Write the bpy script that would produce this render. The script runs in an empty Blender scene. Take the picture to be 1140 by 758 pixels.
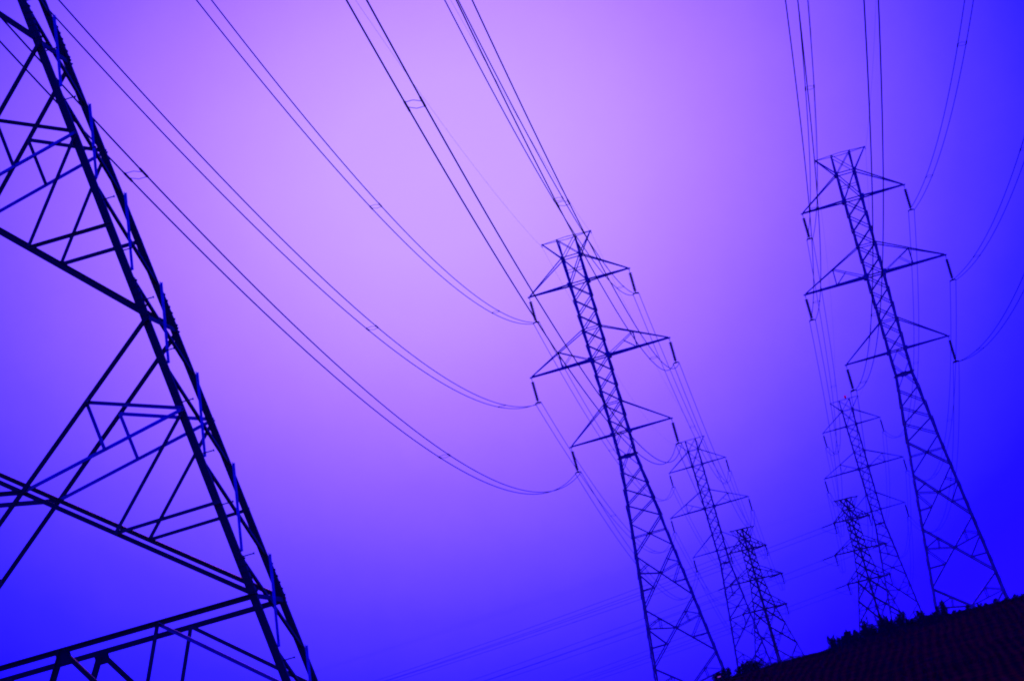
import bpy, bmesh, math, random
from mathutils import Vector, Matrix, noise

scene = bpy.context.scene
COL = scene.collection
Z0 = 1.7                                   # eye height: the camera stands on the near ground at z = 0
R_ = random.Random(7)

# ------------------------------------------------------------------ camera
cam_d = bpy.data.cameras.new('camera')
cam = bpy.data.objects.new('camera', cam_d)
COL.objects.link(cam)
CR = Vector((0.9566657455, 0.1151181494, -0.2674667512))
CU = Vector((0.2783824889, -0.0921731588, 0.9560372894))
CF = Vector((-0.0854039882, 0.9890660862, 0.1202257806))
M = Matrix.Identity(4)
for i in range(3):
    M[i][0] = CR[i]; M[i][1] = CU[i]; M[i][2] = -CF[i]
M[2][3] = Z0
cam.matrix_world = M
cam_d.sensor_fit = 'HORIZONTAL'
cam_d.sensor_width = 36
cam_d.lens = 4200 / 1140 * 36
cam_d.clip_start = 0.5
cam_d.clip_end = 9000
scene.camera = cam

# ------------------------------------------------------------------ dusk sky
SUN_EL = math.radians(10.1)
GLOW = Vector((-0.0929, 0.9808, 0.1699)).normalized()
SUN_AZ = math.atan2(GLOW.x, GLOW.y)


def lin(r, g, b):
    f = lambda c: (c / 255 / 12.92) if c / 255 <= 0.04045 else ((c / 255 + 0.055) / 1.055) ** 2.4
    return (f(r), f(g), f(b), 1)


world = bpy.data.worlds.new('World')
scene.world = world
world.use_nodes = True
nt = world.node_tree
nt.nodes.clear()
N = nt.nodes.new
L = nt.links.new
out = N('ShaderNodeOutputWorld')
bg = N('ShaderNodeBackground')
L(bg.outputs[0], out.inputs[0])
tc = N('ShaderNodeTexCoord')
nrm = N('ShaderNodeVectorMath'); nrm.operation = 'NORMALIZE'
L(tc.outputs['Generated'], nrm.inputs[0])


def wmath(op, a, b=None):
    n = N('ShaderNodeMath'); n.operation = op
    for i, v in enumerate((a, b)):
        if v is None:
            continue
        if isinstance(v, (int, float)):
            n.inputs[i].default_value = v
        else:
            L(v, n.inputs[i])
    return n.outputs[0]


sub = N('ShaderNodeVectorMath'); sub.operation = 'SUBTRACT'
L(nrm.outputs[0], sub.inputs[0]); sub.inputs[1].default_value = GLOW
ln = N('ShaderNodeVectorMath'); ln.operation = 'LENGTH'
L(sub.outputs[0], ln.inputs[0])
ang = wmath('MULTIPLY', wmath('ARCSINE', wmath('MULTIPLY', ln.outputs['Value'], 0.5)), 2.0)
# the glow fades faster with height than sideways; lens vignette put into sky colour
sxyz = N('ShaderNodeSeparateXYZ'); L(sub.outputs[0], sxyz.inputs[0])
ang_e = wmath('SQRT', wmath('ADD', wmath('MULTIPLY', ang, ang), wmath('MULTIPLY', wmath('MULTIPLY', sxyz.outputs[2], sxyz.outputs[2]), 0.45)))
# a little unevenness in the glow
nz = N('ShaderNodeTexNoise'); nz.inputs['Scale'].default_value = 9; nz.inputs['Detail'].default_value = 3
L(nrm.outputs[0], nz.inputs['Vector'])
nz2 = N('ShaderNodeTexNoise'); nz2.inputs['Scale'].default_value = 60; nz2.inputs['Detail'].default_value = 6; nz2.inputs['Roughness'].default_value = 0.7
L(nrm.outputs[0], nz2.inputs['Vector'])
ang_n = wmath('ADD', wmath('ADD', ang_e, wmath('MULTIPLY', wmath('SUBTRACT', nz.outputs[0], 0.5), 0.014)), wmath('MULTIPLY', wmath('SUBTRACT', nz2.outputs[0], 0.5), 0.007))


def ramp(fac, stops):
    n = N('ShaderNodeValToRGB'); L(fac, n.inputs[0])
    cr = n.color_ramp
    cr.interpolation = 'EASE' if False else 'LINEAR'
    while len(cr.elements) < len(stops):
        cr.elements.new(0.5)
    for e, (p, c) in zip(cr.elements, stops):
        e.position = p; e.color = c
    return n.outputs[0]


def glow(r, g):
    c = lin(r, g, 255)
    return (c[0] * 1.12, c[1] * 1.12, 1.9, 1)


NEAR = 0.20                                 # radians covered by the glow ramp
px = lambda p: p / 4200 / NEAR
near = ramp(wmath('DIVIDE', ang_n, NEAR), [
    (0.0, glow(200, 158)), (px(120), glow(197, 154)), (px(220), glow(187, 139)),
    (px(320), glow(168, 116)), (px(420), glow(140, 93)), (px(520), glow(107, 71)),
    (px(600), glow(78, 52)), (px(690), glow(45, 33)), (px(790), glow(9, 6)), (1.0, glow(1, 0))])
far = ramp(wmath('DIVIDE', ang, math.pi), [
    (0.0, (0.0006, 0, 1.9, 1)), (0.2, (0.002, 0, 1.9, 1)), (0.40, (0.002, 0, 1.85, 1)),
    (0.52, (0.004, 0.001, 1.8, 1)), (0.70, (0.003, 0.001, 1.7, 1)), (1.0, (0.002, 0.001, 1.5, 1))])
sel = wmath('GREATER_THAN', ang_e, NEAR)
mix = N('ShaderNodeMixRGB'); L(sel, mix.inputs[0]); L(near, mix.inputs[1]); L(far, mix.inputs[2])
# the physical sky underneath, very dim at this hour
sky = N('ShaderNodeTexSky'); sky.sky_type = 'NISHITA'; sky.sun_disc = False
sky.sun_elevation = SUN_EL; sky.sun_rotation = SUN_AZ
skm = N('ShaderNodeMixRGB'); skm.blend_type = 'MULTIPLY'; skm.inputs[0].default_value = 1
L(sky.outputs[0], skm.inputs[1]); skm.inputs[2].default_value = (0.0002, 0.0001, 0.0015, 1)
add = N('ShaderNodeMixRGB'); add.blend_type = 'ADD'; add.inputs[0].default_value = 1
L(mix.outputs[0], add.inputs[1]); L(skm.outputs[0], add.inputs[2])
L(add.outputs[0], bg.inputs[0])
bg.inputs[1].default_value = 1.0

sun_d = bpy.data.lights.new('sun', 'SUN')
sun_d.energy = 0.5
sun_d.angle = math.radians(6)
sun_d.color = (1.0, 0.18, 0.75)
sun = bpy.data.objects.new('sun', sun_d)
COL.objects.link(sun)
sun.rotation_euler = (-GLOW).to_track_quat('-Z', 'Y').to_euler()

vs = scene.view_settings
vs.view_transform = 'Standard'; vs.look = 'None'; vs.exposure = 0; vs.gamma = 1; vs.use_curve_mapping = False
scene.cycles.filter_width = 2.0
scene.cycles.max_bounces = 5
scene.cycles.volume_bounces = 0


# ------------------------------------------------------------------ materials
def material(name, base, rough=0.6, metal=0.0, vary=0.35, scale=6.0, bump=0.0):
    m = bpy.data.materials.new(name); m.use_nodes = True
    t = m.node_tree; b = t.nodes['Principled BSDF']
    b.inputs['Roughness'].default_value = rough
    b.inputs['Metallic'].default_value = metal
    co = t.nodes.new('ShaderNodeTexCoord')
    n1 = t.nodes.new('ShaderNodeTexNoise'); n1.inputs['Scale'].default_value = scale
    n1.inputs['Detail'].default_value = 5
    t.links.new(co.outputs['Object'], n1.inputs['Vector'])
    r = t.nodes.new('ShaderNodeValToRGB')
    r.color_ramp.elements[0].position = 0.3; r.color_ramp.elements[1].position = 0.7
    r.color_ramp.elements[0].color = tuple(c * (1 - vary) for c in base) + (1,)
    r.color_ramp.elements[1].color = tuple(min(1, c * (1 + vary)) for c in base) + (1,)
    t.links.new(n1.outputs[0], r.inputs[0]); t.links.new(r.outputs[0], b.inputs['Base Color'])
    if bump:
        bp = t.nodes.new('ShaderNodeBump'); bp.inputs['Strength'].default_value = bump
        bp.inputs['Distance'].default_value = 0.01
        t.links.new(n1.outputs[0], bp.inputs['Height']); t.links.new(bp.outputs[0], b.inputs['Normal'])
    return m


def lamp_material(name, col, strength):
    m = bpy.data.materials.new(name); m.use_nodes = True
    b = m.node_tree.nodes['Principled BSDF']
    b.inputs['Base Color'].default_value = col + (1,)
    b.inputs['Emission Color'].default_value = col + (1,)
    b.inputs['Emission Strength'].default_value = strength
    return m


STEEL = material('silhouette_steel', (0.014, 0.013, 0.012), 0.6, 0.0, 0.5, 5.0, 0.15)  # backlit silhouette darkness put into the steel colour
FAR_STEEL = material('haze_paled_steel', (0.34, 0.34, 0.35), 0.65, 0.1, 0.4, 4.0, 0.1)  # paler copy for distant towers, haze and flare put into colour
FAR_BRACE = material('haze_paled_brace_steel', (0.42, 0.42, 0.43), 0.65, 0.1, 0.35, 4.0, 0.1)  # brace version of the paler copy, haze and flare in its colour
BRACE = material('shaded_brace_steel', (0.07, 0.07, 0.07), 0.6, 0.2, 0.4, 3.0, 0.1)  # shaded copy of the brace steel
LIT_BRACE = material('skylit_brace_steel', (0.46, 0.46, 0.48), 0.55, 0.2, 0.25, 4.0, 0.1)  # lit copy of the brace steel, skylight painted in as lighter colour
WIRE = material('aluminium_cable', (0.16, 0.16, 0.17), 0.7, 0.0, 0.2, 3.0)
GLAZE = material('glazed_porcelain', (0.10, 0.085, 0.08), 0.5, 0.0, 0.2, 20.0)
LEAF = material('shrub_leaf', (0.02, 0.02, 0.002), 0.8, 0.0, 0.4, 9.0)
STEM = material('shrub_stem', (0.06, 0.045, 0.03), 0.9, 0.0, 0.3, 12.0)
STRAW = material('dry_grass', (0.30, 0.03, 0.002), 0.9, 0.0, 0.5, 1.5)
for m_ in (STRAW, LEAF, STEM, WIRE, GLAZE, LIT_BRACE, FAR_BRACE):
    m_.node_tree.nodes['Principled BSDF'].inputs['Specular IOR Level'].default_value = 0.0
RED = lamp_material('red_lamp_glass', (0.45, 0.0, 0.03), 0.5)
PINK = lamp_material('pink_light_glow', (0.55, 0.10, 0.55), 0.35)

SOIL = bpy.data.materials.new('ploughed_stubble'); SOIL.use_nodes = True
t = SOIL.node_tree; b = t.nodes['Principled BSDF']; b.inputs['Roughness'].default_value = 0.95
b.inputs['Specular IOR Level'].default_value = 0.0
co = t.nodes.new('ShaderNodeTexCoord')
mp = t.nodes.new('ShaderNodeMapping'); mp.inputs['Rotation'].default_value = (0, 0, math.radians(1.5)); mp.inputs['Scale'].default_value = (1, 0.12, 1)
t.links.new(co.outputs['Object'], mp.inputs[0])
wv = t.nodes.new('ShaderNodeTexWave'); wv.inputs['Scale'].default_value = 0.75
wv.inputs['Distortion'].default_value = 6.0; wv.inputs['Detail'].default_value = 3; wv.inputs['Detail Scale'].default_value = 0.6
t.links.new(mp.outputs[0], wv.inputs['Vector'])
n1 = t.nodes.new('ShaderNodeTexNoise'); n1.inputs['Scale'].default_value = 0.5; n1.inputs['Detail'].default_value = 9; n1.inputs['Roughness'].default_value = 0.65
t.links.new(co.outputs['Object'], n1.inputs['Vector'])
mx = t.nodes.new('ShaderNodeMixRGB'); mx.inputs[0].default_value = 0.80
t.links.new(wv.outputs['Color'], mx.inputs[1]); t.links.new(n1.outputs[0], mx.inputs[2])
rp = t.nodes.new('ShaderNodeValToRGB')
rp.color_ramp.elements[0].position = 0.36; rp.color_ramp.elements[0].color = (0.025, 0.0025, 0.0003, 1)
rp.color_ramp.elements[1].position = 0.72; rp.color_ramp.elements[1].color = (0.36, 0.028, 0.006, 1)
t.links.new(mx.outputs[0], rp.inputs[0]); t.links.new(rp.outputs[0], b.inputs['Base Color'])
bp = t.nodes.new('ShaderNodeBump'); bp.inputs['Strength'].default_value = 0.5; bp.inputs['Distance'].default_value = 0.08
t.links.new(mx.outputs[0], bp.inputs['Height']); t.links.new(bp.outputs[0], b.inputs['Normal'])


# ------------------------------------------------------------------ object helpers
def link_mesh(name, bm, mat, parent=None):
    me = bpy.data.meshes.new(name)
    bm.to_mesh(me); bm.free()
    me.materials.append(mat)
    o = bpy.data.objects.new(name, me)
    COL.objects.link(o)
    if parent:
        o.parent = parent
    return o


def tag(o, label=None, cat=None, group=None, kind=None):
    if label: o['label'] = label
    if cat: o['category'] = cat
    if group: o['group'] = group
    if kind: o['kind'] = kind
    return o


def empty(name, loc, rz=0.0):
    o = bpy.data.objects.new(name, None)
    COL.objects.link(o)
    o.location = loc; o.rotation_euler = (0, 0, rz)
    o.empty_display_size = 0.5
    return o


KIDS = {}


def copy_tree(src, parent=None):
    c = src.copy(); COL.objects.link(c)
    if parent is not None:
        c.parent = parent
    for ch in list(src.children):
        copy_tree(ch, c)
    return c


def sweep(bm, p, q, sec, a1, a2):
    """a straight bar from p to q with the section sec, points given along a1 and a2"""
    ra = [bm.verts.new(p + a1 * x + a2 * y) for x, y in sec]
    rb = [bm.verts.new(q + a1 * x + a2 * y) for x, y in sec]
    n = len(sec)
    for i in range(n):
        bm.faces.new((ra[i], ra[(i + 1) % n], rb[(i + 1) % n], rb[i]))
    bm.faces.new(list(reversed(ra))); bm.faces.new(rb)


def lsec(w, th, s=0.0):
    return [(s, 0), (s + w, 0), (s + w, th), (s + th, th), (s + th, w), (s, w)]


def angle_bar(bm, p, q, w, nrm, lift=0.0, flip=False, inward=False):
    """an L-section bar lying on a face with outward normal nrm; one flange flat on the face, one standing"""
    p = Vector(p); q = Vector(q); n = Vector(nrm)
    d = (q - p).normalized()
    s = d.cross(n).normalized()
    n2 = s.cross(d).normalized()
    if flip: s = -s
    if inward: n2 = -n2
    off = Vector(nrm) * lift
    th = max(0.006, w * 0.12)
    sweep(bm, p + off, q + off, lsec(w, th, -w / 2), s, n2)


def rod(bm, p, q, r, sides=6):
    p = Vector(p); q = Vector(q); d = (q - p).normalized()
    a = d.orthogonal().normalized(); c = d.cross(a)
    sweep(bm, p, q, [(r * math.cos(2 * math.pi * i / sides), r * math.sin(2 * math.pi * i / sides)) for i in range(sides)], a, c)


def box(bm, c, sx, sy, sz, rot=None):
    m = Matrix.Translation(c) @ (rot.to_4x4() if rot else Matrix.Identity(4)) @ Matrix.Diagonal((sx, sy, sz, 1))
    bmesh.ops.create_cube(bm, size=1, matrix=m)


def lathe(bm, prof, o=Vector((0, 0, 0)), sides=12):
    rings = []
    for r, z in prof:
        rings.append([bm.verts.new(o + Vector((r * math.cos(2 * math.pi * i / sides), r * math.sin(2 * math.pi * i / sides), z))) for i in range(sides)])
    for a, b_ in zip(rings, rings[1:]):
        for i in range(sides):
            bm.faces.new((a[i], a[(i + 1) % sides], b_[(i + 1) % sides], b_[i]))
    bm.faces.new(list(reversed(rings[0]))); bm.faces.new(rings[-1])


def tube(bm, pts, r, sides=5):
    rings = []
    for i, p in enumerate(pts):
        d = (pts[min(i + 1, len(pts) - 1)] - pts[max(i - 1, 0)]).normalized()
        a = d.cross(Vector((0, 0, 1))).normalized(); c = a.cross(d)
        rings.append([bm.verts.new(p + (a * math.cos(2 * math.pi * k / sides) + c * math.sin(2 * math.pi * k / sides)) * r) for k in range(sides)])
    for x, y in zip(rings, rings[1:]):
        for k in range(sides):
            bm.faces.new((x[k], x[(k + 1) % sides], y[(k + 1) % sides], y[k]))
    bm.faces.new(list(reversed(rings[0]))); bm.faces.new(rings[-1])


# ------------------------------------------------------------------ ground
def terrain(x, y):
    def sm(a, b_, v):
        v = min(1, max(0, (v - a) / (b_ - a))); return v * v * (3 - 2 * v)
    crest = 3.93 + Z0
    ys = 203 + 0.25 * x
    if y < ys:
        u = min(1, max(0, (y - 70) / (ys - 70)))
        z = crest * (u * u * (1.9 - 0.9 * u))
    else:
        z = crest + 0.03 * (y - ys) if y < ys + 4 else crest + 0.12
        z = crest - (crest + 1.15) * sm(ys, 275, y)
        if y > 275:
            z += 1.0 * sm(275, 520, y)
    fade = 1 - sm(400, 900, abs(x) + abs(y - 200))
    amp = 0.16 * fade
    z += amp * noise.noise(Vector((x * 0.22, y * 0.10, 3.0)))
    z += 0.05 * fade * noise.noise(Vector((x * 0.9, y * 0.45, 9.0)))
    return z


def spaced(a, b_, n):
    return [a + (b_ - a) * i / n for i in range(n)]


xs = [-1600, -900, -500, -300, -180, -110, -70, -45, -30] + spaced(-22, 14, 110) + [14, 22, 30, 45, 70, 110, 180, 300, 500, 900, 1600]
ysl = [-800, -400, -200, -100, -50, -20, 0, 20, 40, 55, 70, 85, 100, 110, 120] + spaced(128, 215, 170) + spaced(215, 290, 40) + [290, 320, 360, 420, 500, 600, 720, 900, 1200, 1700]
bm = bmesh.new()
grid = [[bm.verts.new((x, y, terrain(x, y))) for x in xs] for y in ysl]
for j in range(len(ysl) - 1):
    for i in range(len(xs) - 1):
        bm.faces.new((grid[j][i], grid[j][i + 1], grid[j + 1][i + 1], grid[j + 1][i]))
for f_ in bm.faces: f_.smooth = True
ground = link_mesh('ground', bm, SOIL)
tag(ground, kind='structure')

# ------------------------------------------------------------------ lattice towers
# levels above the main node, metres
HP, HS, HT, HMS, HM, HLS, HL, HW = 32.80, 31.34, 29.27, 25.70, 23.40, 19.86, 17.55, 15.74
HA, HB, HC, HD, HE, HF, HG, HH = 14.66, 13.39, 12.16, 10.81, 8.40, 4.40, 0.0, -4.35
FOOT = HH - 6.0
SP, ST, SMID, SL = 1.88, 3.88, 5.36, 3.89
WTOP, WW, WH, DH = 0.70, 0.64, 2.94, 1.20


def wx(h):
    if h >= HW: return WW + (WTOP - WW) * (h - HW) / (HS - HW)
    return WW + (WH - WW) * (HW - h) / (HW - HH)


def wy(h):
    if h >= HW: return wx(h)
    return WW + (DH - WW) * (HW - h) / (HW - HH)


FACES = [(Vector((0, -1, 0)), Vector((1, 0, 0)), 'x'), (Vector((0, 1, 0)), Vector((1, 0, 0)), 'x'),
         (Vector((1, 0, 0)), Vector((0, 1, 0)), 'y'), (Vector((-1, 0, 0)), Vector((0, 1, 0)), 'y')]
BASE = -FOOT                              # adds up so that the feet stand at z = 0 of the tower


def fp(face, u, h):
    n, tg, ax = face
    a, c = (wx(h), wy(h)) if ax == 'x' else (wy(h), wx(h))
    return tg * (u * a) + n * c + Vector((0, 0, h + BASE))


def lerp(a, b_, f): return a + (b_ - a) * f


def xcentre(face, h0, h1):
    ax = face[2]; w = wx if ax == 'x' else wy
    f = w(h0) / (w(h0) + w(h1))
    return lerp(fp(face, -1, h0), fp(face, 1, h1), f)


def redundants(face, h0, h1, s):
    c = xcentre(face, h0, h1)
    l1 = fp(face, s, lerp(h0, h1, 1 / 3)); l2 = fp(face, s, lerp(h0, h1, 2 / 3))
    up = lerp(fp(face, s, h0), c, 0.49); dn = lerp(c, fp(face, s, h1), 0.40)
    return [(l1, up), (l1, c), (l1, dn), (l2, dn), (up, lerp(l1, c, 0.49))]


def tower(detail):
    root = empty('transmission_tower', (0, 0, 0))
    def P(name, bm, par=root):
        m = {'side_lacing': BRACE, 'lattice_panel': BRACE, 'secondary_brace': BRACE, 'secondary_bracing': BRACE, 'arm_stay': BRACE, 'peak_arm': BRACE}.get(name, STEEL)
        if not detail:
            m = FAR_BRACE if m is BRACE else FAR_STEEL  # distant towers take the copies paled for haze
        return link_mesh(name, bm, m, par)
    # legs
    for sx in (-1, 1):
        for sy in (-1, 1):
            bm = bmesh.new()
            pt = lambda h: Vector((sx * wx(h), sy * wy(h), h + BASE))
            for (a, b_, w) in ((FOOT, HD, 0.112), (HD, HW, 0.108), (HW, HM, 0.12), (HM, HS, 0.11), (HS, HP, 0.08)):
                w *= 1 if detail or b_ > HD + 8 else 1.18
                sweep(bm, pt(a), pt(b_), lsec(w, w * 0.13), Vector((-sx, 0, 0)), Vector((0, -sy, 0)))
            leg = P('leg', bm)
            if detail:
                for h in (HF, HG, HH):
                    bm = bmesh.new()
                    pa, pb = pt(h + 0.02), pt(h + 0.62)
                    o_ = Vector((sx, sy, 0)) * 0.012
                    sweep(bm, pa + o_, pb + o_, lsec(0.12, 0.012), Vector((-sx, 0, 0)), Vector((0, -sy, 0)))
                    for k in range(6):
                        c = lerp(pa, pb, (k + 0.5) / 6)
                        for off in (0.035, 0.085):
                            q = c + Vector((-sx * off, sy * 0.012, 0)); rod(bm, q, q + Vector((0, sy * 0.018, 0)), 0.014)
                            q = c + Vector((sx * 0.012, -sy * off, 0)); rod(bm, q, q + Vector((sx * 0.018, 0, 0)), 0.014)
                    P('splice_plate', bm, leg)
                if sy == -1 and sx == 1:
                    h = FOOT + 2.6; k = 0
                    while h < HE:
                        bm = bmesh.new()
                        q = pt(h) + Vector((0.0, 0.02 + 0.06 * (k % 2), 0))
                        rod(bm, q, q + Vector((0.17, 0, 0)), 0.009)
                        rod(bm, q + Vector((0.165, 0, 0)), q + Vector((0.18, 0, 0)), 0.017)
                        P('step_bolt', bm, leg)
                        h += 0.40 * 2; k += 1
            bm = bmesh.new()
            c = pt(FOOT); box(bm, c + Vector((0, 0, 0.03)), 0.7, 0.7, 0.5); P('footing', bm).data.materials[0] = CONC
    # small panels of the narrow body
    lv = [HS, HT]
    for a, b_, n in ((HT, HMS, 3), (HMS, HM, 2), (HM, HLS, 3), (HLS, HL, 2)):
        lv += [lerp(a, b_, (i + 1) / n) for i in range(n)]
    low_small = [HA, HB, HC, HD]
    for fi, face in enumerate(FACES):
        n = face[0]
        rot = 1 if fi % 2 else -1

        def xpanel(h0, h1, w, name='lattice_panel'):
            bm = bmesh.new()
            angle_bar(bm, fp(face, -1, h0), fp(face, 1, h1), w, n, 0.016)
            angle_bar(bm, fp(face, 1, h0), fp(face, -1, h1), w, n, -0.016, inward=True)
            P(name, bm)
        for h0, h1 in zip(lv, lv[1:]):
            xpanel(h0, h1, 0.07)
        for h0, h1 in zip(low_small, low_small[1:]):
            xpanel(h0, h1, 0.075)
        # cage between shoulder and peak
        bm = bmesh.new()
        angle_bar(bm, fp(face, -1, HP), fp(face, 1, HS), 0.05, n, 0.016)
        angle_bar(bm, fp(face, 1, HP), fp(face, -1, HS), 0.05, n, -0.016, inward=True)
        P('lattice_panel', bm)
        # diamond above the waist plate and the spread below it
        mid = lerp(HL, HW, 0.5)
        bm = bmesh.new()
        for s in (-1, 1):
            angle_bar(bm, fp(face, 0, HL), fp(face, s, mid), 0.055, n, 0.016)
            angle_bar(bm, fp(face, s, mid), fp(face, 0, HW), 0.055, n, 0.016)
            angle_bar(bm, fp(face, 0, HW), fp(face, s, HA), 0.06, n, 0.016)
        P('lattice_panel', bm)
        for h, w in ((HS, 0.07), (HT, 0.08), (HMS, 0.06), (HM, 0.09), (HLS, 0.06), (HL, 0.08)):
            bm = bmesh.new(); angle_bar(bm, fp(face, -1, h), fp(face, 1, h), w, n, 0.03); P('horizontal_strut', bm)
        bm = bmesh.new()
        angle_bar(bm, fp(face, -1, HW), fp(face, 1, HW), 0.14, n, 0.03)
        c = fp(face, 0, HW) + n * 0.045
        rm = Matrix.Identity(3) if face[2] == 'x' else Matrix.Rotation(math.pi / 2, 3, 'Z')
        box(bm, c, 0.42, 0.012, 0.26, rm)
        P('waist_plate', bm)
        # gusset plates where the arms meet the legs
        for h, sz in ((HS, 0.26), (HT, 0.30), (HM, 0.36), (HL, 0.28)):
            if face[2] == 'x':
                bm = bmesh.new()
                for s in (-1, 1):
                    box(bm, fp(face, s, h) + n * 0.055, sz, 0.014, sz)
                P('gusset_plate', bm)
        if face[2] == 'x':
            big = [(HD, HE), (HE, HF), (HF, HG), (HG, HH)]
            for h0, h1 in big:
                w = 0.072 if detail else 0.095
                for s in (-1, 1):
                    bm = bmesh.new()
                    angle_bar(bm, fp(face, s, h0), fp(face, -s, h1), w, n, 0.018 * s, flip=(s < 0), inward=(s < 0))
                    d = P('diagonal_brace', bm)
                    reds = redundants(face, h0, h1, s)
                    if h0 == HE: reds = reds[:4]
                    if h0 == HD:
                        c = xcentre(face, h0, h1); reds = [(c, fp(face, s, lerp(h0, h1, 0.45)))]
                    if detail and s == 1:
                        for j, (a, b_) in enumerate(reds):
                            bm = bmesh.new(); angle_bar(bm, a, b_, 0.054, n, 0.0, flip=(a.z < b_.z)); o_ = P('secondary_brace', bm, d)
                            if j == 1 or (h0 == HG and j in (0, 4)): o_.data.materials[0] = LIT_BRACE  # chosen braces coloured as if catching skylight
                    else:
                        bm = bmesh.new()
                        for a, b_ in reds: angle_bar(bm, a, b_, 0.07, n, 0.0)
                        P('secondary_bracing', bm, d)
            # bottom: strut, inverted V and its small struts
            bm = bmesh.new(); angle_bar(bm, fp(face, -1, HH), fp(face, 1, HH), 0.08, n, 0.02); P('horizontal_strut', bm)
            bm = bmesh.new(); box(bm, fp(face, 0, HH) + n * 0.045 + Vector((0, 0, -0.07)), 0.22, 0.014, 0.22); P('gusset_plate', bm)
            c = fp(face, 0, HH)
            for s in (-1, 1):
                ft = fp(face, s, FOOT + 0.2)
                bm = bmesh.new(); angle_bar(bm, c, ft, 0.085, n, 0.02, flip=(s < 0)); d = P('foot_brace', bm)
                m = lerp(c, fp(face, s, HH), 0.49)
                k1 = lerp(c, ft, 0.23); k2 = lerp(c, ft, 0.55)
                l1 = fp(face, s, lerp(HH, FOOT, 0.24)); l2 = fp(face, s, lerp(HH, FOOT, 0.55))
                for a, b_ in ((m, k1), (m, l1), (k2, l1), (k2, l2)):
                    bm = bmesh.new(); angle_bar(bm, a, b_, 0.06, n, 0.0); o_ = P('secondary_brace', bm, d)
                    if a is m and b_ is l1 and n.y < 0: o_.data.materials[0] = LIT_BRACE  # front strut takes the lit copy
        else:
            # the narrow side faces are laced in short crosses
            third = (HF - HG) / 3
            nodes = []
            h = HE - 0.0
            nodes = [HD, lerp(HD, HE, 0.5), HE - third * 0.23]
            while nodes[-1] - third > FOOT + 0.6:
                nodes.append(nodes[-1] - third)
            nodes.append(FOOT + 0.2)
            for h0, h1 in zip(nodes, nodes[1:]):
                bm = bmesh.new()
                angle_bar(bm, fp(face, 1, h0 + 0.05), fp(face, -1, h1), 0.036, n, 0.016)
                P('side_lacing', bm).data.materials[0] = LIT_BRACE  # one diagonal of each cross painted as skylit
                bm = bmesh.new()
                angle_bar(bm, fp(face, -1, h0), fp(face, 1, h1), 0.06, n, -0.016, inward=True)
                P('side_lacing', bm)
            for h in (HE, HF, HG, HH):
                bm = bmesh.new(); angle_bar(bm, fp(face, -1, h), fp(face, 1, h), 0.075, n, -0.02, inward=True); P('horizontal_strut', bm)
    # crossarms
    for s in (-1, 1):
        for h, hs_, ln_, wbar in ((HT, HS, ST, 0.12), (HM, HMS, SMID, 0.15), (HL, HLS, SL, 0.11)):
            tip = Vector((s * ln_, 0, h + BASE))
            bm = bmesh.new()
            roots = [Vector((s * wx(h), sy * wy(h), h + BASE)) for sy in (-1, 1)]
            for sy, r0 in zip((-1, 1), roots):
                sweep(bm, r0, tip + Vector((0, sy * 0.05, 0)), lsec(wbar, wbar * 0.14, -wbar / 2), Vector((0, 0, 1)), Vector((0, -sy, 0)))
            for k in range(1, 6):                      # plan lacing between the two chords
                a = lerp(roots[k % 2], tip, k / 6.5); b_ = lerp(roots[(k + 1) % 2], tip, (k + 1) / 6.5)
                sweep(bm, a, b_, lsec(0.04, 0.006), Vector((0, 0, 1)), (b_ - a).cross(Vector((0, 0, 1))).normalized())
            box(bm, tip + Vector((0, 0, -0.02)), 0.26, 0.14, 0.10)
            rod(bm, tip + Vector((s * 0.02, 0, -0.05)), tip + Vector((s * 0.02, 0, -0.20)), 0.03)
            arm = P('crossarm', bm)
            mids = []
            for sy in (-1, 1):
                bm = bmesh.new()
                a = Vector((s * wx(hs_), sy * wy(hs_), hs_ + BASE)); e = tip + Vector((-s * 0.05, sy * 0.04, 0.05))
                angle_bar(bm, a, e, 0.08 if h == HM else 0.085, Vector((0, sy, 0)), 0.0)
                st = P('arm_stay', bm, arm)
                if h == HM:
                    m = lerp(a, e, 0.48); bt = lerp(roots[0 if sy < 0 else 1], tip, 0.48)
                    bm = bmesh.new()
                    angle_bar(bm, m, bt, 0.055, Vector((0, sy, 0)))
                    angle_bar(bm, m, roots[0 if sy < 0 else 1], 0.055, Vector((0, sy, 0)))
                    angle_bar(bm, lerp(m, roots[0 if sy < 0 else 1], 0.38), bt, 0.04, Vector((0, sy, 0)))
                    P('arm_hanger', bm, arm)
                    mids.append(m)
            if len(mids) == 2:
                bm = bmesh.new(); angle_bar(bm, mids[0], mids[1], 0.05, Vector((0, 0, 1))); P('arm_hanger', bm, arm)
        # earth-wire peak
        tip = Vector((s * SP, 0, HP + BASE))
        bm = bmesh.new()
        for sy in (-1, 1):
            sh = Vector((s * wx(HS), sy * wy(HS), HS + BASE))
            angle_bar(bm, tip + Vector((0, sy * 0.03, 0)), sh, 0.09, Vector((0, sy, 0)))
            angle_bar(bm, sh, Vector((-s * wx(HT), sy * wy(HT), HT + BASE)), 0.05, Vector((0, sy, 0)), 0.02)
        box(bm, tip, 0.16, 0.12, 0.10)
        rod(bm, tip + Vector((s * 0.05, 0, -0.04)), tip + Vector((s * 0.05, 0, -0.22)), 0.025)
        P('peak_arm', bm)
    bm = bmesh.new()
    for sy in (-1, 1):
        for s in (-1, 1):
            angle_bar(bm, Vector((0, sy * wy(HP), HP + BASE)), Vector((s * SP, sy * 0.03, HP + BASE)), 0.045, Vector((0, sy, 0)))
    P('peak_bar', bm)
    bm = bmesh.new()
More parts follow.
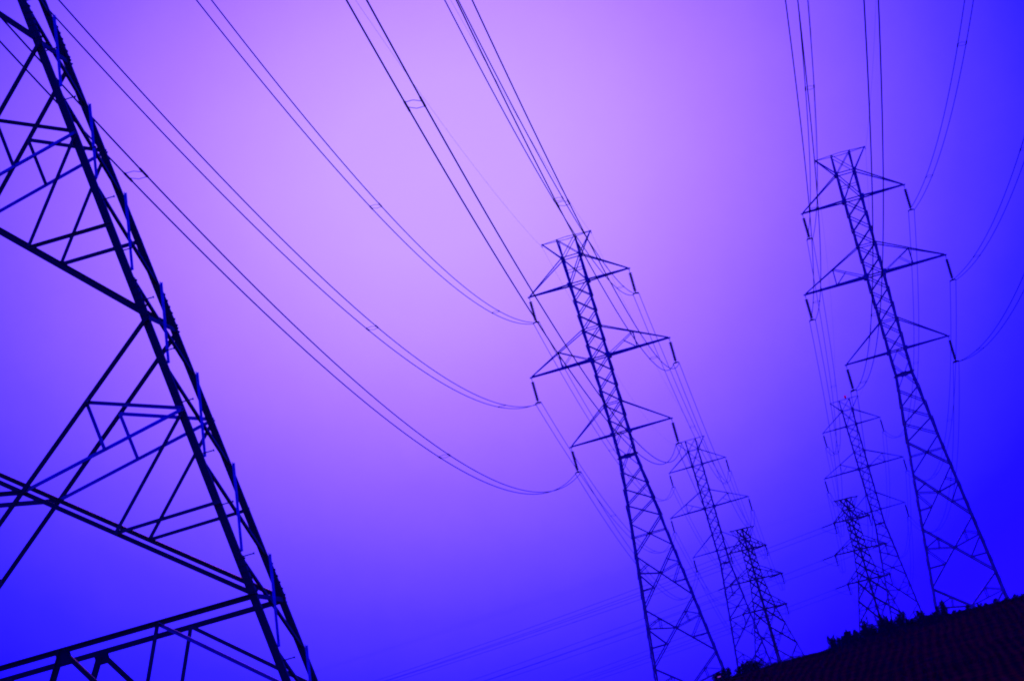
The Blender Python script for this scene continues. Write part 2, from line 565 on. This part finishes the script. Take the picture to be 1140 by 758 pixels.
    for sy in (-1, 1):
        hm_ = lerp(HS, HT, 0.5); angle_bar(bm, Vector((-wx(hm_), sy * wy(hm_), hm_ + BASE)), Vector((wx(hm_), sy * wy(hm_), hm_ + BASE)), 0.045, Vector((0, sy, 0)), 0.02)
    P('horizontal_strut', bm)
    return root


CONC = material('footing_concrete', (0.28, 0.27, 0.26), 0.9, 0.0, 0.2, 3.0)

YB = 0.0416
SITES = {'A0': (-12.092, 54.698, 8.351, 0), 'A1': (-18.194, 280.476, 7.601, 0), 'A2': (-24.0, 503.115, 8.814, 0),
         'B1': (3.210, 278.747, 7.627, YB), 'B2': (-2.796, 500.514, 8.076, YB), 'B0': (9.31, 32.97, 11.38, YB)}


def site(k, lx, h):
    x, y, z, a = SITES[k]
    return Vector((x + lx * math.cos(a), y + lx * math.sin(a), z + h + Z0))


def put(o, k):
    x, y, z, a = SITES[k]
    o.location = (x, y, z + FOOT + Z0); o.rotation_euler = (0, 0, a)


TG = 'steel lattice towers of the two power lines'
near_tower = tower(True); put(near_tower, 'A0')
tag(near_tower, 'huge near lattice tower cut off by the left edge, only right legs in view', 'pylon', TG)
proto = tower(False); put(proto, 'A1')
TL = {'A1': 'tall lattice tower near the middle with cables sweeping in from upper left',
      'A2': 'smaller pale lattice tower between the tall middle tower and the stocky one',
      'B1': 'tall lattice tower at the right whose legs meet the shrubby ridge',
      'B2': 'smaller pale lattice tower with a red lamp, left of the tall right tower'}
tag(proto, TL['A1'], 'pylon', TG)
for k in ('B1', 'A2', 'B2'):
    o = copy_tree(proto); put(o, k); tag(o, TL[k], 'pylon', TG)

# ------------------------------------------------------------------ corner (strain) towers where both lines turn left
CP, CT, CM, CL = 42.0, 37.95, 31.95, 26.05            # heights above the feet
CS = 40.0
CSP, CST, CSM, CSL = 3.0, 4.7, 6.8, 5.7


def wc(h):
    if h >= CM: return 0.95 + (0.8 - 0.95) * (h - CM) / (CP - CM)
    if h >= CL: return 0.95 + (1.55 - 0.95) * (CM - h) / (CM - CL)
    return 1.55 + (6.3 - 1.55) * (CL - h) / CL


def cp(face, u, h):
    n, tg, ax = face
    return tg * (u * wc(h)) + n * wc(h) + Vector((0, 0, h))


def corner_tower():
    root = empty('corner_tower', (0, 0, 0))
    P = lambda name, bm, par=root: link_mesh(name, bm, STEEL, par)
    for sx in (-1, 1):
        for sy in (-1, 1):
            bm = bmesh.new()
            pt = lambda h: Vector((sx * wc(h), sy * wc(h), h))
            for a, b_, w in ((0, CL, 0.24), (CL, CM, 0.22), (CM, CP, 0.18)):
                sweep(bm, pt(a), pt(b_), lsec(w, w * 0.13), Vector((-sx, 0, 0)), Vector((0, -sy, 0)))
            P('leg', bm)
    lv = [CP, CS, CT, 36.3, 34.7, 33.3, CM, 30.0, 28.1, CL, 22.6, 18.2, 12.6, 6.0]
    for face in FACES:
        n = face[0]
        for i, (h0, h1) in enumerate(zip(lv, lv[1:])):
            w = 0.13 if h1 >= CL else 0.15
            bm = bmesh.new()
            angle_bar(bm, cp(face, -1, h0), cp(face, 1, h1), w, n, 0.03)
            angle_bar(bm, cp(face, 1, h0), cp(face, -1, h1), w, n, -0.03, inward=True)
            lp = P('lattice_panel', bm)
            if h1 < CL:
                c0 = wc(h0) / (wc(h0) + wc(h1)); bm = bmesh.new()
                c = lerp(cp(face, -1, h0), cp(face, 1, h1), c0)
                for s in (-1, 1):
                    l1 = cp(face, s, lerp(h0, h1, 0.45))
                    angle_bar(bm, l1, c, 0.10, n)
                    angle_bar(bm, l1, lerp(c, cp(face, s, h1), 0.45), 0.09, n)
                    angle_bar(bm, l1, lerp(c, cp(face, s, h0), 0.45), 0.09, n)
                P('secondary_bracing', bm, lp)
        for s in (-1, 1):
            bm = bmesh.new(); angle_bar(bm, cp(face, 0, 6.0), cp(face, s, 0.2), 0.15, n, 0.03); P('foot_brace', bm)
        for h in (CP, CS, CT, CM, CL, 6.0):
            bm = bmesh.new(); angle_bar(bm, cp(face, -1, h), cp(face, 1, h), 0.16, n, 0.06); P('horizontal_strut', bm)
    for s in (-1, 1):
        for h, top, ln_ in ((CT, CS, CST), (CM, CM + 2.4, CSM), (CL, CL + 2.2, CSL)):
            tip = Vector((s * ln_, 0, h)); bm = bmesh.new()
            roots = [Vector((s * wc(h), sy * wc(h), h)) for sy in (-1, 1)]
            for sy, r0 in zip((-1, 1), roots):
                sweep(bm, r0, tip + Vector((0, sy * 0.2, 0)), lsec(0.20, 0.03, -0.1), Vector((0, 0, 1)), Vector((0, -sy, 0)))
            for k in range(1, 6):
                a = lerp(roots[k % 2], tip, k / 6.5); b_ = lerp(roots[(k + 1) % 2], tip, (k + 1) / 6.5)
                sweep(bm, a, b_, lsec(0.09, 0.012), Vector((0, 0, 1)), (b_ - a).cross(Vector((0, 0, 1))).normalized())
            box(bm, tip, 0.4, 0.7, 0.22)
            arm = P('crossarm', bm)
            for sy in (-1, 1):
                bm = bmesh.new()
                a = Vector((s * wc(top), sy * wc(top), top)); e = tip + Vector((-s * 0.1, sy * 0.15, 0.1))
                angle_bar(bm, a, e, 0.13, Vector((0, sy, 0)))
                r0 = roots[0 if sy < 0 else 1]
                angle_bar(bm, lerp(a, e, 0.5), lerp(r0, tip, 0.5), 0.09, Vector((0, sy, 0)))
                angle_bar(bm, lerp(a, e, 0.5), r0, 0.09, Vector((0, sy, 0)))
                P('arm_stay', bm, arm)
        tip = Vector((s * CSP, 0, CP)); bm = bmesh.new()
        for sy in (-1, 1):
            angle_bar(bm, Vector((s * wc(CP), sy * wc(CP), CP)), tip + Vector((0, sy * 0.1, 0)), 0.12, Vector((0, sy, 0)))
            angle_bar(bm, Vector((s * wc(CS), sy * wc(CS), CS)), tip + Vector((0, sy * 0.1, 0)), 0.12, Vector((0, sy, 0)))
            angle_bar(bm, Vector((s * wc(CS), sy * wc(CS), CS)), Vector((s * 2.0, sy * 0.35, CP)), 0.09, Vector((0, sy, 0)))
        box(bm, tip, 0.3, 0.4, 0.2)
        P('peak_arm', bm)
    return root


PHI = math.radians(45)
CSITE = {'A3': (-29.75, 726.0, -1.2), 'B3': (-9.0, 724.0, -1.2)}


def csite(k, lx, h):
    x, y, z = CSITE[k]
    return Vector((x + lx * math.cos(PHI), y + lx * math.sin(PHI), z + h + Z0))


CG = 'stocky corner towers where the lines turn'
ctow = corner_tower()
for i, (k, lab) in enumerate((('A3', 'stocky dense tower on the ridge, second to the right of the middle tower'),
                              ('B3', 'stocky dense tower rising behind the shrubs, left of the red-lamp tower'))):
    o = ctow if i == 0 else copy_tree(ctow)
    x, y, z = CSITE[k]; o.location = (x, y, z + Z0); o.rotation_euler = (0, 0, PHI)
    tag(o, lab, 'pylon', CG)

# ------------------------------------------------------------------ insulator strings
INS = 1.85


def string_bm(n, top, disc_r, pitch):
    bm = bmesh.new()
    rod(bm, (0, 0, 0), (0, 0, -top), 0.02)
    prof = []
    z = -top
    for k in range(n):
        prof += [(disc_r * 0.45, z), (disc_r * 0.7, z - 0.02), (disc_r, z - 0.05), (disc_r, z - 0.085), (disc_r * 0.6, z - 0.095), (disc_r * 0.45, z - pitch + 0.005)]
        z -= pitch
    lathe(bm, prof, sides=12)
    return bm, z


def suspension_string():
    root = empty('insulator_string', (0, 0, 0))
    bm, z = string_bm(11, 0.17, 0.135, 0.135)
    link_mesh('disc_stack', bm, GLAZE, root)
    bm = bmesh.new()
    rod(bm, (0, 0, z), (0, 0, -INS + 0.10), 0.025)
    sweep(bm, Vector((0, -0.02, 0)), Vector((0, 0.02, 0)), [(-0.25, -INS + 0.02), (0.25, -INS + 0.02), (0.22, -INS + 0.09), (0.0, -INS + 0.16), (-0.22, -INS + 0.09)], Vector((1, 0, 0)), Vector((0, 0, 1)))
    for s in (-1, 1):
        rod(bm, (s * 0.22, 0, -INS + 0.05), (s * 0.22, 0, -INS - 0.02), 0.03)
        rod(bm, (s * 0.22, -0.16, -INS - 0.03), (s * 0.22, 0.16, -INS - 0.03), 0.034)
    link_mesh('yoke_plate', bm, STEEL, root)
    return root


IG = 'insulator strings hanging from the tower arms'
TN = {'A1': 'tall middle tower', 'B1': 'tall right tower', 'A2': 'pale middle tower', 'B2': 'red-lamp tower',
      'A3': 'stocky middle tower', 'B3': 'stocky right tower'}
ARMS = (('top', HT, ST), ('widest', HM, SMID), ('lowest', HL, SL))
SIDE = {-1: 'left', 1: 'right'}
sp0 = suspension_string(); first = True
for k in ('A1', 'B1', 'A2', 'B2'):
    for an, h, ln_ in ARMS:
        for s in (-1, 1):
            o = sp0 if first else copy_tree(sp0); first = False
            o.location = site(k, s * (ln_ + 0.02), h - 0.18 + 0.0)
            o.rotation_euler = (0, 0, SITES[k][3])
            tag(o, 'dark insulator string under the %s end of the %s\'s %s arm' % (SIDE[s], TN[k], an), 'insulator', IG)
CINS = INS + 0.18                         # conductor height below the arm


# ------------------------------------------------------------------ conductors
def cat_pts(a, b_, sag, n=72):
    return [lerp(a, b_, i / n) - Vector((0, 0, 4 * sag * (i / n) * (1 - i / n))) for i in range(n + 1)]


def bundle(a, b_, sag, spacers, r=0.024, gap=0.44, squeeze_end=False):
    """two sub-conductors with spacers between them"""
    root = empty('cable_pair', a)
    side = (b_ - a).cross(Vector((0, 0, 1))).normalized() * (gap / 2)
    pts = [p - a for p in cat_pts(a, b_, sag)]
    for s in (-1, 1):
        bm = bmesh.new(); tube(bm, [p + side * s for p in pts], r); link_mesh('cable', bm, WIRE, root)
    for f in spacers:
        i = f * 72; j = min(71, int(i)); c = lerp(pts[j], pts[j + 1], i - j)
        d = (pts[j + 1] - pts[j]).normalized()
        bm = bmesh.new()
        q0, q1 = c - side - d * 0.45, c + side - d * 0.05
        tube(bm, [q0, lerp(q0, q1, 0.5) + Vector((0, 0, 0.05)), q1], 0.010)
        q0, q1 = c - side + d * 0.10, c + side + d * 0.5
        tube(bm, [q0, lerp(q0, q1, 0.5) - Vector((0, 0, 0.05)), q1], 0.010)
        for s in (-1, 1):
            rod(bm, c + side * s - d * 0.5, c + side * s + d * 0.5, r * 1.5)
        link_mesh('spacer', bm, WIRE, root)
    return root


def single(name, a, b_, sag, r):
    bm = bmesh.new(); tube(bm, [p - a for p in cat_pts(a, b_, sag)], r)
    o = link_mesh(name, bm, WIRE); o.location = a
    return o


WG = 'twin cables of the power lines'
EG = 'thin earth wires along the tower peaks'
SPACE = {('A', 'lowest', -1): (0.198, 0.513), ('A', 'widest', -1): (0.505, 0.82), ('A', 'top', -1): (0.513, 0.803),
         ('A', 'lowest', 1): (0.198, 0.55), ('A', 'widest', 1): (0.40, 0.72), ('A', 'top', 1): (0.56, 0.84)}
SAGS = {('lowest', -1): 7.0, ('widest', -1): 6.5, ('top', -1): 6.75, ('lowest', 1): 7.5, ('widest', 1): 7.5, ('top', 1): 7.25}
for line, seq in (('A', ('A0', 'A1', 'A2')), ('B', ('B0', 'B1', 'B2'))):
    for k0, k1 in zip(seq, seq[1:]):
        for an, h, ln_ in ARMS:
            for s in (-1, 1):
                a = site(k0, s * (ln_ + 0.02), h - CINS); b_ = site(k1, s * (ln_ + 0.02), h - CINS)
                if k0 == 'A0': sg = SAGS[(an, s)]
                elif k0 == 'B0': sg = 6.2
                else: sg = 6.4
                sps = SPACE.get((line, an, s), (0.4, 0.66)) if k0 in ('A0',) else ((0.62, 0.86) if k0 == 'B0' else (0.3, 0.6))
                o = bundle(a, b_, sg, sps)
                if k0.endswith('0'):
                    lab = 'twin cables from the frame edge to the %s end of %s\'s %s arm' % (SIDE[s], TN[k1], an)
                else:
                    lab = 'thin twin cables running back from the %s end of %s\'s %s arm' % (SIDE[s], TN[k0], an)
                tag(o, lab, 'power line', WG)
        for s in (-1, 1):
            o = single('earth_wire', site(k0, s * (SP + 0.05), HP - 0.22), site(k1, s * (SP + 0.05), HP - 0.22), 3.5, 0.006)
            lab = ('hair-thin wire from the frame top to the %s peak of the %s' % (SIDE[s], TN[k1])) if k0.endswith('0') else ('hair-thin wire from the %s peak of the %s back to the next tower' % (SIDE[s], TN[k0]))
            tag(o, lab, 'wire', EG)

# spans into and out of the corner towers, with tension strings and jumpers
CARMS = (('top', CT, CST, HT, ST), ('widest', CM, CSM, HM, SMID), ('lowest', CL, CSL, HL, SL))
TGp = 'tension insulator strings on the corner towers'
tbm, tz = string_bm(14, 0.15, 0.16, 0.15)
tproto = empty('tension_string', (0, 0, 0))
link_mesh('disc_stack', tbm, GLAZE, tproto)
bm = bmesh.new(); rod(bm, (0, 0, tz), (0, 0, tz - 0.25), 0.03); box(bm, Vector((0, 0, tz - 0.27)), 0.5, 0.05, 0.12)
link_mesh('yoke_plate', bm, STEEL, tproto)
TLEN = -tz + 0.3
tfirst = True


def tension(p, toward, label):
    global tfirst
    o = tproto if tfirst else copy_tree(tproto); tfirst = False
    d = (toward - p).normalized()
    o.location = p; o.rotation_euler = (-d).to_track_quat('Z', 'Y').to_euler()
    tag(o, label, 'insulator', TGp)
    return p + d * TLEN


for k, kprev in (('A3', 'A2'), ('B3', 'B2')):
    for an, ch, cl, h, ln_ in CARMS:
        for s in (-1, 1):
            tip = csite(k, s * cl, ch - 0.05)
            src = site(kprev, s * (ln_ + 0.02), h - CINS)
            sag_in = 6.4
            aim = src - Vector((0, 0, 2 * sag_in * 1.0)); aim = lerp(tip, src, 0.5) - Vector((0, 0, 2 * sag_in))
            e = tension(tip + Vector((0, -0.3, 0)), aim, 'insulator string pulling forward from the %s end of the %s\'s %s arm' % (SIDE[s], TN[k], an))
            o = bundle(e, src, sag_in, (0.35, 0.7))
            tag(o, 'faint twin cables reaching the %s end of the %s\'s %s arm' % (SIDE[s], TN[k], an), 'power line', WG)
            dst = tip + Vector((-290, 12, 1.0)); sag_o = 6.5
            aim = lerp(tip, dst, 0.5) - Vector((0, 0, 2 * sag_o))
            e2 = tension(tip + Vector((-0.3, 0, 0)), aim, 'insulator string pulling left from the %s end of the %s\'s %s arm' % (SIDE[s], TN[k], an))
            o = bundle(e2, dst, sag_o, (0.2, 0.4))
            tag(o, 'faint twin cables leaving leftwards from the %s end of the %s\'s %s arm' % (SIDE[s], TN[k], an), 'power line', WG)
            # the jumper under the arm, carried by a short hanging string
            bm = bmesh.new()
            low = tip - Vector((0, 0, 2.0))
            pts = []
            for i in range(17):
                f = i / 16
                pts.append((e * (1 - f) ** 2 + (low * 2 - lerp(e, e2, 0.5)) * (2 * f * (1 - f)) + e2 * f * f) - tip)
            tube(bm, pts, 0.03)
            o = link_mesh('jumper_cable', bm, WIRE); o.location = tip
            tag(o, 'jumper loop drooping under the %s end of the %s\'s %s arm' % (SIDE[s], TN[k], an), 'cable', 'jumper loops on the corner towers')
            o = copy_tree(sp0); o.location = tip - Vector((0, 0, 0.08)); o.rotation_euler = (0, 0, PHI)
            tag(o, 'hanging insulator with the jumper at the %s end of the %s\'s %s arm' % (SIDE[s], TN[k], an), 'insulator', IG)
    for s in (-1, 1):
        o = single('earth_wire', site(kprev, s * (SP + 0.05), HP - 0.22), csite(k, s * CSP, CP), 3.5, 0.006)
        tag(o, 'hair-thin wire reaching the %s peak of the %s' % (SIDE[s], TN[k]), 'wire', EG)
        p = csite(k, s * CSP, CP)
        o = single('earth_wire', p, p + Vector((-290, 12, 1)), 4.5, 0.006)
        tag(o, 'hair-thin wire leaving leftwards from the %s peak of the %s' % (SIDE[s], TN[k]), 'wire', EG)

# ------------------------------------------------------------------ lamps
lamp = empty('warning_lamp', site('B2', 0.25, HP + 0.03))
bm = bmesh.new(); lathe(bm, [(0.13, 0), (0.13, 0.10), (0.09, 0.14)]); link_mesh('lamp_base', bm, STEEL, lamp)
bm = bmesh.new(); lathe(bm, [(0.14, 0.14), (0.17, 0.22), (0.17, 0.36), (0.11, 0.48), (0.03, 0.52)]); link_mesh('lamp_glass', bm, RED, lamp)
tag(lamp, 'small red warning lamp on top of the tower left of the tall right tower', 'lamp')

# ------------------------------------------------------------------ shrubs along the ridge
def crest_point(x):
    """height and distance of the visible brow at lateral position x"""
    best = None
    y = 190.0
    while y < 212:
        e = (terrain(x, y) - Z0) / y
        if best is None or e > best[0]: best = (e, y)
        y += 0.5
    return best[1]


def shrub(x, hgt, wid, seed, pointed):
    rr = random.Random(seed)
    y = crest_point(x) + rr.uniform(-0.8, 0.6)
    root = empty('shrub', (x, y, terrain(x, y) - 0.02))
    sb = bmesh.new(); lb = bmesh.new()
    ns = rr.randint(3, 6)
    tips = []
    for i in range(ns):
        a = rr.uniform(0, 6.283); r_ = wid * 0.5 * rr.uniform(0.1, 0.9)
        top = Vector((r_ * math.cos(a), r_ * math.sin(a), hgt * (rr.uniform(0.6, 1.0) if i else 1.0)))
        base = Vector((rr.uniform(-.06, .06), rr.uniform(-.06, .06), 0))
        mid_ = lerp(base, top, 0.5) + Vector((rr.uniform(-.05, .05), rr.uniform(-.05, .05), 0))
        for p, q, ra, rb in ((base, mid_, 0.014, 0.010), (mid_, top, 0.009, 0.004)):
            rod(sb, p, q, (ra + rb) / 2, 5)
        tips.append((base, mid_, top))
    nl = int(1250 * hgt * max(wid, 0.35) / 0.5)
    for i in range(nl):
        base, mid_, top = tips[rr.randrange(ns)]
        f = rr.random() ** 0.8
        c = lerp(base, mid_, f * 2) if f < 0.5 else lerp(mid_, top, f * 2 - 1)
        spread = wid * (0.30 * (1.05 - f) + 0.03 if pointed else 0.26 * (1 - (2 * f - 0.9) ** 2 * 0.7))
        c = c + Vector((rr.gauss(0, spread * 0.55), rr.gauss(0, spread * 0.55), rr.gauss(0, hgt * 0.05)))
        if c.z < 0.01: c.z = rr.uniform(0.01, 0.1)
        s_ = rr.uniform(0.022, 0.05)
        d = Vector((rr.gauss(0, 1), rr.gauss(0, 1), rr.gauss(0.5, 0.8))).normalized(); e = d.orthogonal().normalized()
        e = (Matrix.Rotation(rr.uniform(0, 6.28), 3, d) @ e) * s_ * 0.45
        d = d * s_
        lb.faces.new([lb.verts.new(c - d), lb.verts.new(c + e), lb.verts.new(c + d), lb.verts.new(c - e)])
    link_mesh('stem', sb, STEM, root)
    link_mesh('foliage', lb, LEAF, root)
    return root


def shrub_label(i, txt): return txt


SHR = []
for i in range(7):                      # low clump at the foot of the middle tower
    SHR.append((-11.6 + i * 0.37 + R_.uniform(-.1, .1), R_.uniform(0.42, 0.72), R_.uniform(0.6, 0.95), False, 'L'))
x = -5.35
while x < 1.0:                          # ragged row behind which the right-hand towers stand
    k = 1.0 if x < -2.0 else 0.85
    SHR.append((x, k * (R_.uniform(0.35, 0.8) if R_.random() < 0.75 else R_.uniform(0.8, 1.1)), R_.uniform(0.4, 0.8), R_.random() < 0.45, 'M'))
    x += R_.uniform(0.15, 0.28)
x = 1.3
while x < 5.6:                          # thinning out to the right
    SHR.append((x, R_.uniform(0.16, 0.30), R_.uniform(0.3, 0.5), R_.random() < 0.4, 'R'))
    x += R_.uniform(0.3, 0.6)
SLAB = {'L': ('low rounded dark shrub in the clump beside the right leg of the middle tower', 'shrubs at the foot of the middle tower'),
        'M': ('dark ragged shrub in the dense row on the ridge below the right-hand towers', 'shrubs in the dense row on the ridge'),
        'R': ('small low shrub on the thin part of the ridge at the right edge', 'small shrubs on the ridge at the right')}
for i, (x, h, w, pt_, z) in enumerate(SHR):
    o = shrub(x, h, w, 100 + i, pt_)
    tag(o, SLAB[z][0], 'shrub', SLAB[z][1])

# pink light of unclear source low among the left shrubs; lamp form made up
y = crest_point(-11.55) - 1.2
plamp = empty('pink_light', (-11.42, y, terrain(-11.42, y)))
bm = bmesh.new(); rod(bm, (0, 0, -0.05), (0, 0, 0.16), 0.012); box(bm, Vector((0, 0, 0.17)), 0.22, 0.08, 0.03); link_mesh('light_post', bm, STEEL, plamp)
bm = bmesh.new(); box(bm, Vector((0, -0.01, 0.215)), 0.20, 0.07, 0.055); bmesh.ops.bevel(bm, geom=bm.edges[:], offset=0.02, segments=2, affect='EDGES'); link_mesh('lamp_glass', bm, PINK, plamp)
tag(plamp, 'tiny pink light low in the shrubs beside the right leg of the middle tower', 'lamp')

# ------------------------------------------------------------------ dry grass on the slope
bm = bmesh.new()
rr = random.Random(3)
for i in range(70000):
    y = 205 - 62 * rr.random() ** 1.6
    cx = -0.0863 * y + 0.033 * (y - 150)
    x = rr.uniform(-0.07 * y - 2, 0.04 * y)
    row = math.sin(x * 15.0 + 2.5 * noise.noise(Vector((x * 0.4, y * 0.03, 2))))
    if row + 1.6 * noise.noise(Vector((x * 0.5, y * 0.12, 6))) < rr.uniform(-1.8, 1.2): continue
    z = terrain(x, y) - 0.01
    h = rr.uniform(0.03, 0.12) * (1 + 0.9 * max(0, noise.noise(Vector((x * 0.7, y * 0.2, 1)))))
    a = rr.uniform(0, 6.283); w = rr.uniform(0.006, 0.014)
    dx, dy = math.cos(a) * w, math.sin(a) * w
    l_ = Vector((rr.gauss(0, h * 0.4), rr.gauss(0, h * 0.4), h))
    p = Vector((x, y, z))
    bm.faces.new((bm.verts.new(p - Vector((dx, dy, 0))), bm.verts.new(p + Vector((dx, dy, 0))), bm.verts.new(p + l_)))
g = link_mesh('grass', bm, STRAW)
bm = bmesh.new()
for i in range(9000):
    x = rr.uniform(-16, 10); y = 203 + 0.25 * x + rr.uniform(-6, 2.5)
    clump = noise.noise(Vector((x * 0.9, 1.7, 0))) + 0.5 * noise.noise(Vector((x * 3.1, 5.7, 0)))
    if clump < rr.uniform(-0.9, 0.5): continue
    h = (0.10 + 0.22 * max(0, clump)) * rr.uniform(0.5, 1.3)
    a = rr.uniform(0, 6.283); w = rr.uniform(0.008, 0.018)
    dx, dy = math.cos(a) * w, math.sin(a) * w
    p = Vector((x, y, terrain(x, y) - 0.01)); m_ = p + Vector((rr.gauss(0, h * 0.15), 0, h * 0.6)); l_ = p + Vector((rr.gauss(0, h * 0.45), rr.gauss(0, h * 0.3), h))
    d_ = Vector((dx, dy, 0))
    v = [bm.verts.new(p - d_), bm.verts.new(p + d_), bm.verts.new(m_ + d_ * 0.7), bm.verts.new(m_ - d_ * 0.7), bm.verts.new(l_)]
    bm.faces.new((v[0], v[1], v[2], v[3])); bm.faces.new((v[3], v[2], v[4]))
wd = link_mesh('weeds', bm, LEAF)
tag(wd, 'tall dark weeds and grass along the brow of the hill', 'weeds', kind='stuff')
tag(g, 'short dry grass stubble covering the dark slope', 'grass', kind='stuff')

# ------------------------------------------------------------------ dusk haze
bm = bmesh.new()
box(bm, Vector((0, 450, 24)), 3240, 2540, 62)
haze_m = bpy.data.materials.new('evening_haze'); haze_m.use_nodes = True
t = haze_m.node_tree; t.nodes.clear()
mo = t.nodes.new('ShaderNodeOutputMaterial'); pv = t.nodes.new('ShaderNodeVolumePrincipled')
pv.inputs['Color'].default_value = (0.16, 0.08, 1.0, 1)
pv.inputs['Density'].default_value = 0.00013
pv.inputs['Anisotropy'].default_value = 0.3
t.links.new(pv.outputs[0], mo.inputs['Volume'])
haze = link_mesh('haze', bm, haze_m)
tag(haze, kind='stuff')
